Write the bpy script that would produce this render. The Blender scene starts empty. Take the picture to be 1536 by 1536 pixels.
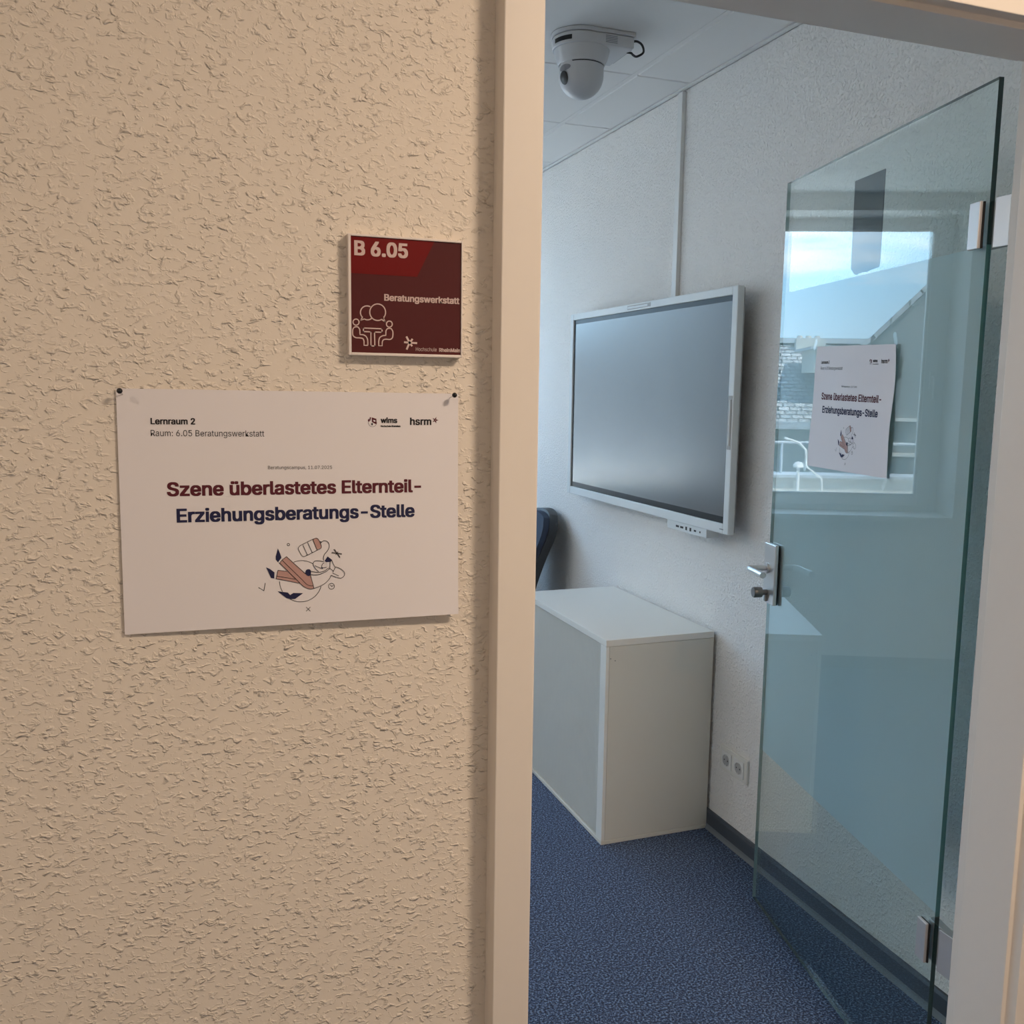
import bpy, bmesh, math, random
from mathutils import Vector, Matrix

random.seed(7)
S = bpy.context.scene
COL = S.collection
PI = math.pi

# ---------------------------------------------------------------- camera
def make_camera():
    yaw, pitch, roll, fpx, h = 0.35000, 0.12870, 0.01382, 1403.3, 1.5206
    f = Vector((math.sin(yaw) * math.cos(pitch), math.cos(yaw) * math.cos(pitch), -math.sin(pitch)))
    r = Vector((math.cos(yaw), -math.sin(yaw), 0))
    u = r.cross(f)
    c, s = math.cos(roll), math.sin(roll)
    r2, u2 = r * c + u * s, r * -s + u * c
    m = Matrix((r2, u2, -f)).transposed().to_4x4()
    m.translation = (0, 0, h)
    cd = bpy.data.cameras.new('camera')
    cd.sensor_width = 36
    cd.sensor_fit = 'HORIZONTAL'
    cd.lens = fpx / 1536 * 36
    cd.clip_start = 0.02
    cd.clip_end = 500
    co = bpy.data.objects.new('camera', cd)
    co.matrix_world = m
    COL.objects.link(co)
    S.camera = co
make_camera()

# ---------------------------------------------------------------- exposure
S.view_settings.view_transform = 'Standard'
S.view_settings.look = 'None'
S.view_settings.exposure = 0.0
S.view_settings.gamma = 1.0
S.view_settings.use_curve_mapping = False
S.cycles.max_bounces = 12
S.cycles.diffuse_bounces = 6
S.cycles.glossy_bounces = 5
S.cycles.transparent_max_bounces = 24
S.cycles.transmission_bounces = 6
S.cycles.sample_clamp_indirect = 6

SKY_STRENGTH = 5.7
SUN_STRENGTH = 20.0
CORRIDOR_POWER_RIGHT = 40.0
CORRIDOR_POWER_LEFT = 15.0
ROOM_FILL_POWER = 15.0

# ---------------------------------------------------------------- sky
def make_world():
    w = bpy.data.worlds.new('sky')
    S.world = w
    w.use_nodes = True
    nt = w.node_tree
    nt.nodes.clear()
    N = nt.nodes.new
    L = nt.links.new
    out = N('ShaderNodeOutputWorld')
    bg = N('ShaderNodeBackground')
    bg.inputs['Strength'].default_value = SKY_STRENGTH
    tc = N('ShaderNodeTexCoord')
    sep = N('ShaderNodeSeparateXYZ')
    L(tc.outputs['Generated'], sep.inputs[0])
    ramp = N('ShaderNodeValToRGB')
    e = ramp.color_ramp.elements
    e[0].position = 0.0
    e[0].color = (0.62, 0.82, 1.0, 1)
    e[1].position = 0.7
    e[1].color = (0.34, 0.58, 0.95, 1)
    m1 = e.new(0.12)
    m1.color = (0.36, 0.67, 1.0, 1)
    L(sep.outputs['Z'], ramp.inputs[0])
    mp = N('ShaderNodeMapping')
    mp.inputs['Scale'].default_value = (1.5, 1.5, 7.0)
    L(tc.outputs['Generated'], mp.inputs[0])
    nz = N('ShaderNodeTexNoise')
    nz.inputs['Scale'].default_value = 2.3
    nz.inputs['Detail'].default_value = 7
    nz.inputs['Roughness'].default_value = 0.55
    nz.inputs['Distortion'].default_value = 0.4
    L(mp.outputs[0], nz.inputs['Vector'])
    cr = N('ShaderNodeValToRGB')
    cr.color_ramp.elements[0].position = 0.50
    cr.color_ramp.elements[1].position = 0.84
    L(nz.outputs['Fac'], cr.inputs[0])
    mx = N('ShaderNodeMix')
    mx.data_type = 'RGBA'
    mx.inputs[7].default_value = (1.30, 1.30, 1.30, 1)
    L(cr.outputs[0], mx.inputs[0])
    L(ramp.outputs[0], mx.inputs[6])
    L(mx.outputs[2], bg.inputs['Color'])
    L(bg.outputs[0], out.inputs[0])
make_world()

def area(name, loc, rot, sx, sy, power, color, portal=False):
    ld = bpy.data.lights.new(name, 'AREA')
    ld.shape = 'RECTANGLE'
    ld.size, ld.size_y = sx, sy
    ld.energy = power
    ld.color = color
    if portal:
        ld.cycles.is_portal = True
    o = bpy.data.objects.new(name, ld)
    o.location = loc
    o.rotation_euler = rot
    COL.objects.link(o)
    return o
sun = bpy.data.lights.new('sun', 'SUN')
sun.energy = SUN_STRENGTH
sun.angle = 0.01
sun.color = (1.0, 0.95, 0.88)
so_ = bpy.data.objects.new('sun', sun)
so_.rotation_euler = Vector((0.55, 0.40, -1.0)).to_track_quat('-Z', 'Y').to_euler()
COL.objects.link(so_)
WARM = (1.0, 0.77, 0.57)
area('corridor_light', (1.30, -0.02, 2.66), (0, 0, 0), 0.40, 0.18, CORRIDOR_POWER_RIGHT, WARM)
area('corridor_light', (-1.75, 0.05, 2.66), (0, 0, 0), 0.40, 0.18, CORRIDOR_POWER_LEFT, WARM)
for px_ in (2.3, 3.55):  # added fill lamps out of view, brightening the room from its left
    area('room_fill_light', (-1.55, px_, 2.57), (0, 0, 0), 0.58, 0.58, ROOM_FILL_POWER, (1.0, 0.95, 0.88))

# ---------------------------------------------------------------- materials
def nodes(name):
    m = bpy.data.materials.new(name)
    m.use_nodes = True
    nt = m.node_tree
    return m, nt, nt.nodes['Principled BSDF']

def mat(name, col, rough=0.5, metal=0.0, spec=0.5, bump=None, var=0.0, coat=0.0):
    """bump = (scale, distance, strength); var = tiny procedural colour variation"""
    m, nt, b = nodes(name)
    b.inputs['Roughness'].default_value = rough
    b.inputs['Metallic'].default_value = metal
    b.inputs['Specular IOR Level'].default_value = spec
    b.inputs['Coat Weight'].default_value = coat
    b.inputs['Coat Roughness'].default_value = rough * 1.1
    b.inputs['Coat IOR'].default_value = 1.8
    N, L = nt.nodes.new, nt.links.new
    tc = N('ShaderNodeTexCoord')
    nz = N('ShaderNodeTexNoise')
    nz.inputs['Scale'].default_value = bump[0] if bump else 9.0
    nz.inputs['Detail'].default_value = 4
    L(tc.outputs['Object'], nz.inputs['Vector'])
    mr = N('ShaderNodeMapRange')
    mr.inputs['To Min'].default_value = 1 - var
    mr.inputs['To Max'].default_value = 1 + var
    L(nz.outputs['Fac'], mr.inputs[0])
    hs = N('ShaderNodeHueSaturation')
    hs.inputs['Color'].default_value = (*col, 1)
    L(mr.outputs[0], hs.inputs['Value'])
    L(hs.outputs[0], b.inputs['Base Color'])
    if bump:
        bp = N('ShaderNodeBump')
        bp.inputs['Strength'].default_value = bump[2]
        bp.inputs['Distance'].default_value = bump[1]
        L(nz.outputs['Fac'], bp.inputs['Height'])
        L(bp.outputs[0], b.inputs['Normal'])
    return m

def plaster(name, col, scale, dist, lo, hi, fine=0.2, stretch=(1, 1, 1), strength=1.0, warp=0.5, mask=0.6):
    """rough-cast plaster: raised worm-like crumbs over a finely grained ground"""
    m, nt, b = nodes(name)
    b.inputs['Base Color'].default_value = (*col, 1)
    b.inputs['Roughness'].default_value = 0.75
    b.inputs['Specular IOR Level'].default_value = 0.25
    N, L = nt.nodes.new, nt.links.new
    tc = N('ShaderNodeTexCoord')
    mp = N('ShaderNodeMapping')
    mp.inputs['Scale'].default_value = stretch
    L(tc.outputs['Object'], mp.inputs[0])
    n1 = N('ShaderNodeTexNoise')
    n1.inputs['Scale'].default_value = scale
    n1.inputs['Detail'].default_value = 2.5
    n1.inputs['Roughness'].default_value = 0.55
    n1.inputs['Distortion'].default_value = warp
    L(mp.outputs[0], n1.inputs['Vector'])
    r1 = N('ShaderNodeMapRange')
    r1.interpolation_type = 'SMOOTHSTEP'
    r1.inputs['From Min'].default_value = lo
    r1.inputs['From Max'].default_value = hi
    L(n1.outputs['Fac'], r1.inputs[0])
    n3 = N('ShaderNodeTexNoise')          # how densely the crumbs sit
    n3.inputs['Scale'].default_value = scale * 0.16
    n3.inputs['Detail'].default_value = 3
    L(mp.outputs[0], n3.inputs['Vector'])
    r3 = N('ShaderNodeMapRange')
    r3.interpolation_type = 'SMOOTHSTEP'
    r3.inputs['From Min'].default_value = 0.38
    r3.inputs['From Max'].default_value = 0.58
    r3.inputs['To Min'].default_value = mask
    L(n3.outputs['Fac'], r3.inputs[0])
    mu = N('ShaderNodeMath')
    mu.operation = 'MULTIPLY'
    L(r1.outputs[0], mu.inputs[0])
    L(r3.outputs[0], mu.inputs[1])
    n2 = N('ShaderNodeTexNoise')
    n2.inputs['Scale'].default_value = scale * 0.8
    n2.inputs['Detail'].default_value = 5
    L(tc.outputs['Object'], n2.inputs['Vector'])
    ma = N('ShaderNodeMath')
    ma.operation = 'MULTIPLY_ADD'
    ma.inputs[1].default_value = fine
    L(n2.outputs['Fac'], ma.inputs[0])
    L(mu.outputs[0], ma.inputs[2])
    bp = N('ShaderNodeBump')
    bp.inputs['Strength'].default_value = strength
    bp.inputs['Distance'].default_value = dist
    L(ma.outputs[0], bp.inputs['Height'])
    L(bp.outputs[0], b.inputs['Normal'])
    return m

def glass(name, tint, f0=0.045, power=4.4, rough=0.0):
    """clear pane: tinted see-through plus a mirror share that grows towards grazing angles"""
    m = bpy.data.materials.new(name)
    m.use_nodes = True
    nt = m.node_tree
    nt.nodes.clear()
    N, L = nt.nodes.new, nt.links.new
    out = N('ShaderNodeOutputMaterial')
    tr = N('ShaderNodeBsdfTransparent')
    tr.inputs[0].default_value = (*tint, 1)
    gl = N('ShaderNodeBsdfGlossy')
    gl.inputs['Roughness'].default_value = rough
    gl.inputs['Color'].default_value = (0.97, 1, 0.995, 1)
    geo = N('ShaderNodeNewGeometry')
    dot = N('ShaderNodeVectorMath')
    dot.operation = 'DOT_PRODUCT'
    L(geo.outputs['Incoming'], dot.inputs[0])
    L(geo.outputs['Normal'], dot.inputs[1])
    ab = N('ShaderNodeMath'); ab.operation = 'ABSOLUTE'
    L(dot.outputs['Value'], ab.inputs[0])
    su = N('ShaderNodeMath'); su.operation = 'SUBTRACT'
    su.inputs[0].default_value = 1.0
    L(ab.outputs[0], su.inputs[1])
    pw = N('ShaderNodeMath'); pw.operation = 'POWER'
    pw.inputs[1].default_value = power
    L(su.outputs[0], pw.inputs[0])
    ma = N('ShaderNodeMath'); ma.operation = 'MULTIPLY_ADD'
    ma.inputs[1].default_value = 1 - f0
    ma.inputs[2].default_value = f0
    L(pw.outputs[0], ma.inputs[0])
    mx = N('ShaderNodeMixShader')
    L(ma.outputs[0], mx.inputs[0])
    L(tr.outputs[0], mx.inputs[1])
    L(gl.outputs[0], mx.inputs[2])
    L(mx.outputs[0], out.inputs[0])
    return m

def frosted(name, col, trans=0.5):
    m = bpy.data.materials.new(name)
    m.use_nodes = True
    nt = m.node_tree
    nt.nodes.clear()
    N, L = nt.nodes.new, nt.links.new
    out = N('ShaderNodeOutputMaterial')
    d = N('ShaderNodeBsdfDiffuse')
    t = N('ShaderNodeBsdfTranslucent')
    nz = N('ShaderNodeTexNoise')
    nz.inputs['Scale'].default_value = 3.0
    hs = N('ShaderNodeHueSaturation')
    hs.inputs['Color'].default_value = (*col, 1)
    mr = N('ShaderNodeMapRange')
    mr.inputs['To Min'].default_value = 0.97
    mr.inputs['To Max'].default_value = 1.03
    L(nz.outputs['Fac'], mr.inputs[0])
    L(mr.outputs[0], hs.inputs['Value'])
    L(hs.outputs[0], d.inputs[0])
    L(hs.outputs[0], t.inputs[0])
    mx = N('ShaderNodeMixShader')
    mx.inputs[0].default_value = trans
    L(d.outputs[0], mx.inputs[1])
    L(t.outputs[0], mx.inputs[2])
    L(mx.outputs[0], out.inputs[0])
    return m

def carpet_mat():
    m, nt, b = nodes('blue_carpet')
    b.inputs['Roughness'].default_value = 0.95
    b.inputs['Specular IOR Level'].default_value = 0.1
    b.inputs['Sheen Weight'].default_value = 0.15
    N, L = nt.nodes.new, nt.links.new
    tc = N('ShaderNodeTexCoord')
    n1 = N('ShaderNodeTexNoise')
    n1.inputs['Scale'].default_value = 175
    n1.inputs['Detail'].default_value = 3
    n1.inputs['Roughness'].default_value = 0.7
    L(tc.outputs['Object'], n1.inputs['Vector'])
    cr = N('ShaderNodeValToRGB')
    e = cr.color_ramp.elements
    e[0].position = 0.38; e[0].color = (0.004, 0.012, 0.040, 1)
    e[1].position = 0.63; e[1].color = (0.20, 0.31, 0.50, 1)
    k = e.new(0.50); k.color = (0.017, 0.043, 0.110, 1)
    L(n1.outputs['Fac'], cr.inputs[0])
    L(cr.outputs[0], b.inputs['Base Color'])
    v = N('ShaderNodeTexVoronoi')
    v.inputs['Scale'].default_value = 330
    L(tc.outputs['Object'], v.inputs['Vector'])
    bp = N('ShaderNodeBump')
    bp.inputs['Strength'].default_value = 0.8
    bp.inputs['Distance'].default_value = 0.004
    L(v.outputs['Distance'], bp.inputs['Height'])
    L(bp.outputs[0], b.inputs['Normal'])
    return m

def slate_mat():
    m, nt, b = nodes('slate_shingles')
    b.inputs['Roughness'].default_value = 0.45
    N, L = nt.nodes.new, nt.links.new
    tc = N('ShaderNodeTexCoord')
    br = N('ShaderNodeTexBrick')
    br.inputs['Scale'].default_value = 1.0
    br.inputs['Brick Width'].default_value = 0.22
    br.inputs['Row Height'].default_value = 0.13
    br.inputs['Mortar Size'].default_value = 0.014
    br.inputs['Color1'].default_value = (0.42, 0.44, 0.46, 1)
    br.inputs['Color2'].default_value = (0.25, 0.27, 0.29, 1)
    br.inputs['Mortar'].default_value = (0.04, 0.045, 0.05, 1)
    L(tc.outputs['Object'], br.inputs['Vector'])
    L(br.outputs['Color'], b.inputs['Base Color'])
    return m

M = dict(
    corr_wall=plaster('corridor_plaster', (0.80, 0.73, 0.64), 118, 0.0030, 0.48, 0.84, 0.06, (0.8, 1, 1.15)),
    room_wall=plaster('room_plaster', (0.84, 0.82, 0.79), 118, 0.0034, 0.42, 0.80, 0.10, warp=0.3, mask=0.8),
    ceiling=mat('ceiling_tile_white', (0.80, 0.79, 0.77), 0.85, bump=(160, 0.0008, 0.3), var=0.01),
    ceil_bar=mat('ceiling_bar_white', (0.76, 0.77, 0.79), 0.6),
    ceil_dark=mat('ceiling_void', (0.16, 0.16, 0.16), 0.9),
    smooth_wall=mat('smooth_white_paint', (0.80, 0.80, 0.80), 0.7, bump=(90, 0.001, 0.3)),
    frame=mat('cream_door_frame_lacquer', (0.78, 0.725, 0.66), 0.42, spec=0.4, bump=(60, 0.0005, 0.08), var=0.01),
    carpet=carpet_mat(),
    base=mat('slate_grey_skirting', (0.060, 0.075, 0.095), 0.5, bump=(200, 0.0006, 0.2)),
    base_edge=mat('skirting_edge_trim', (0.17, 0.19, 0.21), 0.5),
    glass=glass('green_tinted_door_glass', (0.905, 0.950, 0.945), 0.05, 4.2),
    glass_edge=mat('dark_green_glass_edge', (0.004, 0.030, 0.030), 0.12, spec=0.8),
    glass_edge_glow=mat('painted_glow_glass_edge', (0.055, 0.17, 0.18), 0.2, spec=0.6),
    glass_edge_pale=mat('pale_green_glass_edge', (0.30, 0.42, 0.40), 0.2, spec=0.6),
    win_glass=glass('window_glass', (0.96, 0.975, 0.97), 0.03, 5.0),
    film=frosted('frosted_film', (0.76, 0.865, 0.89), 0.60),
    foil=mat('dark_glass_sticker', (0.035, 0.050, 0.055), 0.6),
    paper=mat('white_paper', (0.80, 0.775, 0.80), 0.85, spec=0.2, bump=(40, 0.0004, 0.15)),
    tape=glass('clear_tape', (0.97, 0.98, 0.985), 0.02, 5.0, 0.2),
    steel=mat('brushed_steel', (0.74, 0.74, 0.73), 0.32, metal=0.85, bump=(300, 0.0002, 0.15)),
    hinge=mat('satin_hinge_metal', (0.66, 0.64, 0.63), 0.42, metal=0.6),
    dark_steel=mat('dark_nickel', (0.22, 0.21, 0.20), 0.28, metal=0.9),
    rubber=mat('black_gasket', (0.008, 0.008, 0.009), 0.6),
    tv=mat('light_grey_display_frame', (0.72, 0.75, 0.75), 0.42, spec=0.4),
    tv_back=mat('display_rear_grey', (0.40, 0.40, 0.40), 0.6),
    tv_screen=mat('matt_display_glass', (0.016, 0.024, 0.030), 0.22, spec=1.0, coat=1.0),
    tv_border=mat('display_black_border', (0.003, 0.005, 0.007), 0.3),
    black=mat('black_plastic', (0.012, 0.012, 0.014), 0.45),
    grey=mat('grey_print', (0.25, 0.27, 0.28), 0.6),
    cab=mat('cream_cabinet_board', (0.70, 0.68, 0.61), 0.38, spec=0.45, bump=(220, 0.0003, 0.10)),
    cab_top=mat('light_cabinet_top', (0.80, 0.79, 0.74), 0.33, spec=0.5, bump=(220, 0.0003, 0.08)),
    cab_shutter=mat('grey_roller_shutter', (0.64, 0.64, 0.59), 0.45),
    white=mat('white_plastic', (0.74, 0.74, 0.72), 0.35),
    socket=mat('socket_plastic', (0.72, 0.71, 0.66), 0.3),
    ptz=mat('pearl_grey_camera_shell', (0.55, 0.55, 0.56), 0.38, spec=0.5),
    ptz_win=mat('grey_camera_window', (0.22, 0.22, 0.24), 0.3),
    lens=mat('black_lens', (0.003, 0.003, 0.004), 0.35, spec=0.4),
    chair=mat('navy_chair_fabric', (0.020, 0.030, 0.055), 0.8, bump=(500, 0.001, 0.4)),
    sign=mat('maroon_sign_face', (0.085, 0.013, 0.014), 0.35, spec=0.25),
    sign_red=mat('deep_red_sign_field', (0.16, 0.0015, 0.002), 0.35, spec=0.25),
    sign_ink=mat('pale_sign_print', (0.66, 0.50, 0.47), 0.5),
    sign_frame=mat('aluminium_sign_frame', (0.80, 0.74, 0.70), 0.35, metal=0.35),
    ink_black=mat('black_print', (0.012, 0.010, 0.014), 0.7),
    ink_red=mat('dark_red_print', (0.095, 0.005, 0.016), 0.7),
    ink_blue=mat('navy_print', (0.008, 0.010, 0.060), 0.7),
    ink_pink=mat('dusky_pink_print', (0.50, 0.30, 0.27), 0.7),
    ink_pale=mat('pale_print', (0.78, 0.77, 0.82), 0.7),
    pin=mat('black_pin_head', (0.010, 0.012, 0.016), 0.25),
    win_frame=mat('white_window_profile', (0.82, 0.83, 0.83), 0.35),
    slate=slate_mat(),
    zinc=mat('zinc_sheet', (0.42, 0.46, 0.50), 0.5, bump=(1.5, 0.01, 0.2), var=0.1),
    mansard=mat('dark_mansard_cladding', (0.15, 0.165, 0.17), 0.7, bump=(2, 0.01, 0.3), var=0.12),
    stone=mat('pale_render', (0.55, 0.54, 0.50), 0.8, bump=(3, 0.01, 0.2), var=0.08),
    gravel=mat('pale_roof_gravel', (0.60, 0.60, 0.58), 0.9, bump=(25, 0.01, 0.5), var=0.2),
    brick_red=mat('chimney_brick', (0.36, 0.20, 0.15), 0.85, bump=(12, 0.02, 0.4), var=0.15),
    ground=mat('street_asphalt', (0.12, 0.12, 0.12), 0.9, bump=(4, 0.01, 0.2)),
)

# ---------------------------------------------------------------- geometry helpers
class MB:
    def __init__(self):
        self.v, self.f, self.mi, self.mats = [], [], [], []
    def add(self, vs, fs, mi=0):
        b = len(self.v)
        self.v += [tuple(v) for v in vs]
        self.f += [tuple(b + i for i in f) for f in fs]
        self.mi += [mi] * len(fs)
        return self
    def box(self, x0, x1, y0, y1, z0, z1, mi=0):
        x0, x1 = min(x0, x1), max(x0, x1)
        y0, y1 = min(y0, y1), max(y0, y1)
        z0, z1 = min(z0, z1), max(z0, z1)
        vs = [(x0, y0, z0), (x1, y0, z0), (x1, y1, z0), (x0, y1, z0),
              (x0, y0, z1), (x1, y0, z1), (x1, y1, z1), (x0, y1, z1)]
        return self.add(vs, [(0, 3, 2, 1), (4, 5, 6, 7), (0, 1, 5, 4), (1, 2, 6, 5), (2, 3, 7, 6), (3, 0, 4, 7)], mi)
    def prism(self, pts, z0, z1, fn=None, mi=0):
        """extrude a 2-D outline (x, y) from z0 to z1; fn maps to world"""
        n = len(pts)
        a = sum(pts[i][0] * pts[(i + 1) % n][1] - pts[(i + 1) % n][0] * pts[i][1] for i in range(n))
        if a < 0:
            pts = pts[::-1]
        vs = [(x, y, z0) for x, y in pts] + [(x, y, z1) for x, y in pts]
        if fn:
            vs = [fn(*v) for v in vs]
        fs = [tuple(range(n - 1, -1, -1)), tuple(range(n, 2 * n))]
        fs += [(i, (i + 1) % n, n + (i + 1) % n, n + i) for i in range(n)]
        return self.add(vs, fs, mi)
    def lathe(self, prof, n=24, fn=None, cap=True, mi=0):
        """prof = [(r, z)...] about z"""
        vs, fs = [], []
        for r, z in prof:
            for k in range(n):
                a = 2 * PI * k / n
                vs.append((r * math.cos(a), r * math.sin(a), z))
        m = len(prof)
        for i in range(m - 1):
            for k in range(n):
                k2 = (k + 1) % n
                fs.append((i * n + k, i * n + k2, (i + 1) * n + k2, (i + 1) * n + k))
        if cap:
            fs.append(tuple(range(n - 1, -1, -1)))
            fs.append(tuple((m - 1) * n + k for k in range(n)))
        if fn:
            vs = [fn(*v) for v in vs]
        return self.add(vs, fs, mi)
    def tube(self, pts, r, n=10, mi=0):
        pts = [Vector(q) for q in pts]
        rs = r if isinstance(r, (list, tuple)) else [r] * len(pts)
        vs, fs = [], []
        up = Vector((0, 0, 1))
        prev = None
        for i, q in enumerate(pts):
            t = (pts[min(i + 1, len(pts) - 1)] - pts[max(i - 1, 0)]).normalized()
            if prev is None:
                a = up if abs(t.z) < 0.9 else Vector((1, 0, 0))
                s = t.cross(a).normalized()
            else:
                s = (prev - t * prev.dot(t)).normalized()
            prev = s
            w = t.cross(s)
            for k in range(n):
                an = 2 * PI * k / n
                vs.append(q + (s * math.cos(an) + w * math.sin(an)) * rs[i])
        for i in range(len(pts) - 1):
            for k in range(n):
                k2 = (k + 1) % n
                fs.append((i * n + k, (i + 1) * n + k, (i + 1) * n + k2, i * n + k2))
        fs.append(tuple(range(n)))
        fs.append(tuple((len(pts) - 1) * n + k for k in range(n - 1, -1, -1)))
        return self.add(vs, fs, mi)
    def map(self, fn):
        self.v = [tuple(fn(*v)) for v in self.v]
        return self
    def build(self, name, material, parent=None, smooth=False, bevel=0.0, origin=None, auto=None, seg=2):
        me = bpy.data.meshes.new(name)
        vs = self.v
        if origin is not None:
            ox, oy, oz = origin
            vs = [(x - ox, y - oy, z - oz) for x, y, z in vs]
        me.from_pydata(vs, [], self.f)
        mats = material if isinstance(material, (list, tuple)) else [material]
        for m in mats:
            me.materials.append(m)
        if len(mats) > 1:
            for i, p in enumerate(me.polygons):
                p.material_index = self.mi[i]
        bm = bmesh.new()
        bm.from_mesh(me)
        bmesh.ops.recalc_face_normals(bm, faces=bm.faces)
        bm.to_mesh(me)
        bm.free()
        o = bpy.data.objects.new(name, me)
        if origin is not None:
            o.location = origin
        COL.objects.link(o)
        if parent is not None:
            put(o, parent)
        if smooth:
            for p in me.polygons:
                p.use_smooth = True
            ang = math.radians(auto or 40)
            bm = bmesh.new()
            bm.from_mesh(me)
            for e in bm.edges:
                if len(e.link_faces) == 2 and e.calc_face_angle(0) > ang:
                    e.smooth = False
            bm.to_mesh(me)
            bm.free()
        if bevel:
            md = o.modifiers.new('bevel', 'BEVEL')
            md.width = bevel
            md.segments = seg
            md.limit_method = 'ANGLE'
            md.angle_limit = math.radians(35)
            md.harden_normals = False
        return o

def world_of(o):
    m = o.matrix_basis.copy()
    while o.parent:
        o = o.parent
        m = o.matrix_basis @ m
    return m

def put(o, parent):
    """parent keeping the place in the world"""
    w = world_of(o)
    o.parent = parent
    o.matrix_parent_inverse = Matrix.Identity(4)
    o.matrix_basis = world_of(parent).inverted() @ w

def tag(o, label=None, cat=None, group=None, kind=None):
    if label: o['label'] = label
    if cat: o['category'] = cat
    if group: o['group'] = group
    if kind: o['kind'] = kind
    return o

def empty(name, loc, label=None, cat=None, group=None, kind=None):
    o = bpy.data.objects.new(name, None)
    o.empty_display_size = 0.05
    o.location = loc
    COL.objects.link(o)
    return tag(o, label, cat, group, kind)

def struct(o, label=None):
    return tag(o, label, None, None, 'structure')

# ---------------------------------------------------------------- key dimensions
WALL_Y0, WALL_Y1 = 1.205, 1.300        # corridor wall
WX = 1.746                              # wall with the display (room side)
HC = 2.582                              # room ceiling
LY, LY1 = 4.78, 5.10                    # window wall inner / outer face
XL = -2.9                               # left wall of the room
WIN = dict(x0=0.107, x1=1.53, z0=0.862, z1=2.497)

# ================================================================ SETTING
fl = MB().box(-3.2, 3.2, -1.45, 5.1, -0.12, 0.0).build('floor', M['carpet'])
struct(fl, 'dark blue speckled carpet floor')

# corridor wall with the door opening
b = MB()
b.box(-3.2, 0.428, WALL_Y0, WALL_Y1, 0, 2.75)
b.box(1.460, 3.2, WALL_Y0, WALL_Y1, 0, 2.75)
b.box(0.428, 1.460, WALL_Y0, WALL_Y1, 2.140, 2.75)
struct(b.build('wall_front', M['corr_wall']), 'cream rough-cast corridor wall left of the doorway')
struct(MB().box(-3.2, 3.2, -1.55, -1.45, 0, 2.75).build('wall_corridor', M['smooth_wall']))
struct(MB().box(-3.3, -3.2, -1.55, 1.3, 0, 2.75).build('wall_corridor_left', M['smooth_wall']))
struct(MB().box(3.2, 3.3, -1.55, 1.3, 0, 2.75).build('wall_corridor_right', M['smooth_wall']))
struct(MB().box(-3.3, 3.3, -1.55, 1.3, 2.75, 2.85).build('ceiling_corridor', M['smooth_wall']))

# room shell
struct(MB().box(WX, WX + 0.15, WALL_Y1, LY1, 0, HC + 0.15).build('wall_right', M['room_wall']),
       'white rough-cast wall behind the wall-mounted display')
struct(MB().box(XL - 0.15, XL, WALL_Y1, LY1, 0, HC + 0.15).build('wall_left', M['room_wall']))
W2 = dict(x0=-2.35, x1=-0.43)  # opening for the unseen, added second window
def wall_back():
    b = MB()
    z0, z1 = WIN['z0'], WIN['z1']
    b.box(XL, WX, LY, LY1, 0, z0)
    b.box(XL, WX, LY, LY1, z1, HC + 0.15)
    xs = [XL, W2['x0'], W2['x1'], WIN['x0'], WIN['x1'], WX]
    for i in (0, 2, 4):
        b.box(xs[i], xs[i + 1], LY, LY1, z0, z1)
    return b.build('wall_back', M['room_wall'])
struct(wall_back(), 'white window wall seen mirrored in the glass door')

# ---- suspended ceiling: slab, tiles, runners, wall angle
ceil = MB().box(XL, WX, WALL_Y1, LY, HC + 0.035, HC + 0.12).build('ceiling', M['ceil_dark'])
struct(ceil, 'white suspended tile ceiling')
PITCH = 0.619
xr = [1.509 - PITCH * k for k in range(0, 8)]       # runner centre lines
yj = [2.985 + PITCH * k for k in range(-3, 4)]      # tile joints
ys = [WALL_Y1 + 0.004] + [y for y in yj if WALL_Y1 < y < LY] + [LY - 0.004]
tile_cache = {}
def ceiling_tile(x0, x1, y0, y1):
    w, d = x1 - x0, y1 - y0
    key = (round(w, 3), round(d, 3))
    if key not in tile_cache:
        c = 0.004
        vs = [(0, 0, .018), (w, 0, .018), (w, d, .018), (0, d, .018), (0, 0, c), (w, 0, c), (w, d, c), (0, d, c),
              (c, c, 0), (w - c, c, 0), (w - c, d - c, 0), (c, d - c, 0)]
        fs = [(0, 1, 2, 3), (11, 10, 9, 8)]
        for i in range(4):
            j = (i + 1) % 4
            fs += [(i, 4 + i, 4 + j, j), (4 + i, 8 + i, 8 + j, 4 + j)]
        bb = MB().add(vs, fs)
        o = bb.build('ceiling_tile', M['ceiling'])
        tile_cache[key] = o.data
        o.location = (x0, y0, HC + 0.001)
    else:
        o = bpy.data.objects.new('ceiling_tile', tile_cache[key])
        o.location = (x0, y0, HC + 0.001)
        COL.objects.link(o)
    put(o, ceil)
edges = [WX - 0.022] + xr + [XL + 0.02]
for i in range(len(edges) - 1):
    xa = edges[i] - (0.009 if i else 0)
    xb = edges[i + 1] + (0.009 if i + 1 < len(edges) - 1 else 0)
    if xa - xb < 0.05: continue
    for k in range(len(ys) - 1):
        ceiling_tile(xb, xa, ys[k] + 0.0018, ys[k + 1] - 0.0018)
for x in xr:
    if x > XL + 0.05:
        MB().box(x - 0.0085, x + 0.0085, WALL_Y1, LY, HC + 0.0030, HC + 0.03).build('ceiling_runner', M['ceiling'], ceil)
b = MB().box(WX - 0.020, WX, WALL_Y1, LY, HC - 0.001, HC + 0.004).box(WX - 0.003, WX, WALL_Y1, LY, HC - 0.001, HC + 0.03)
b.build('wall_angle', M['ceiling'], ceil)

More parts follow.
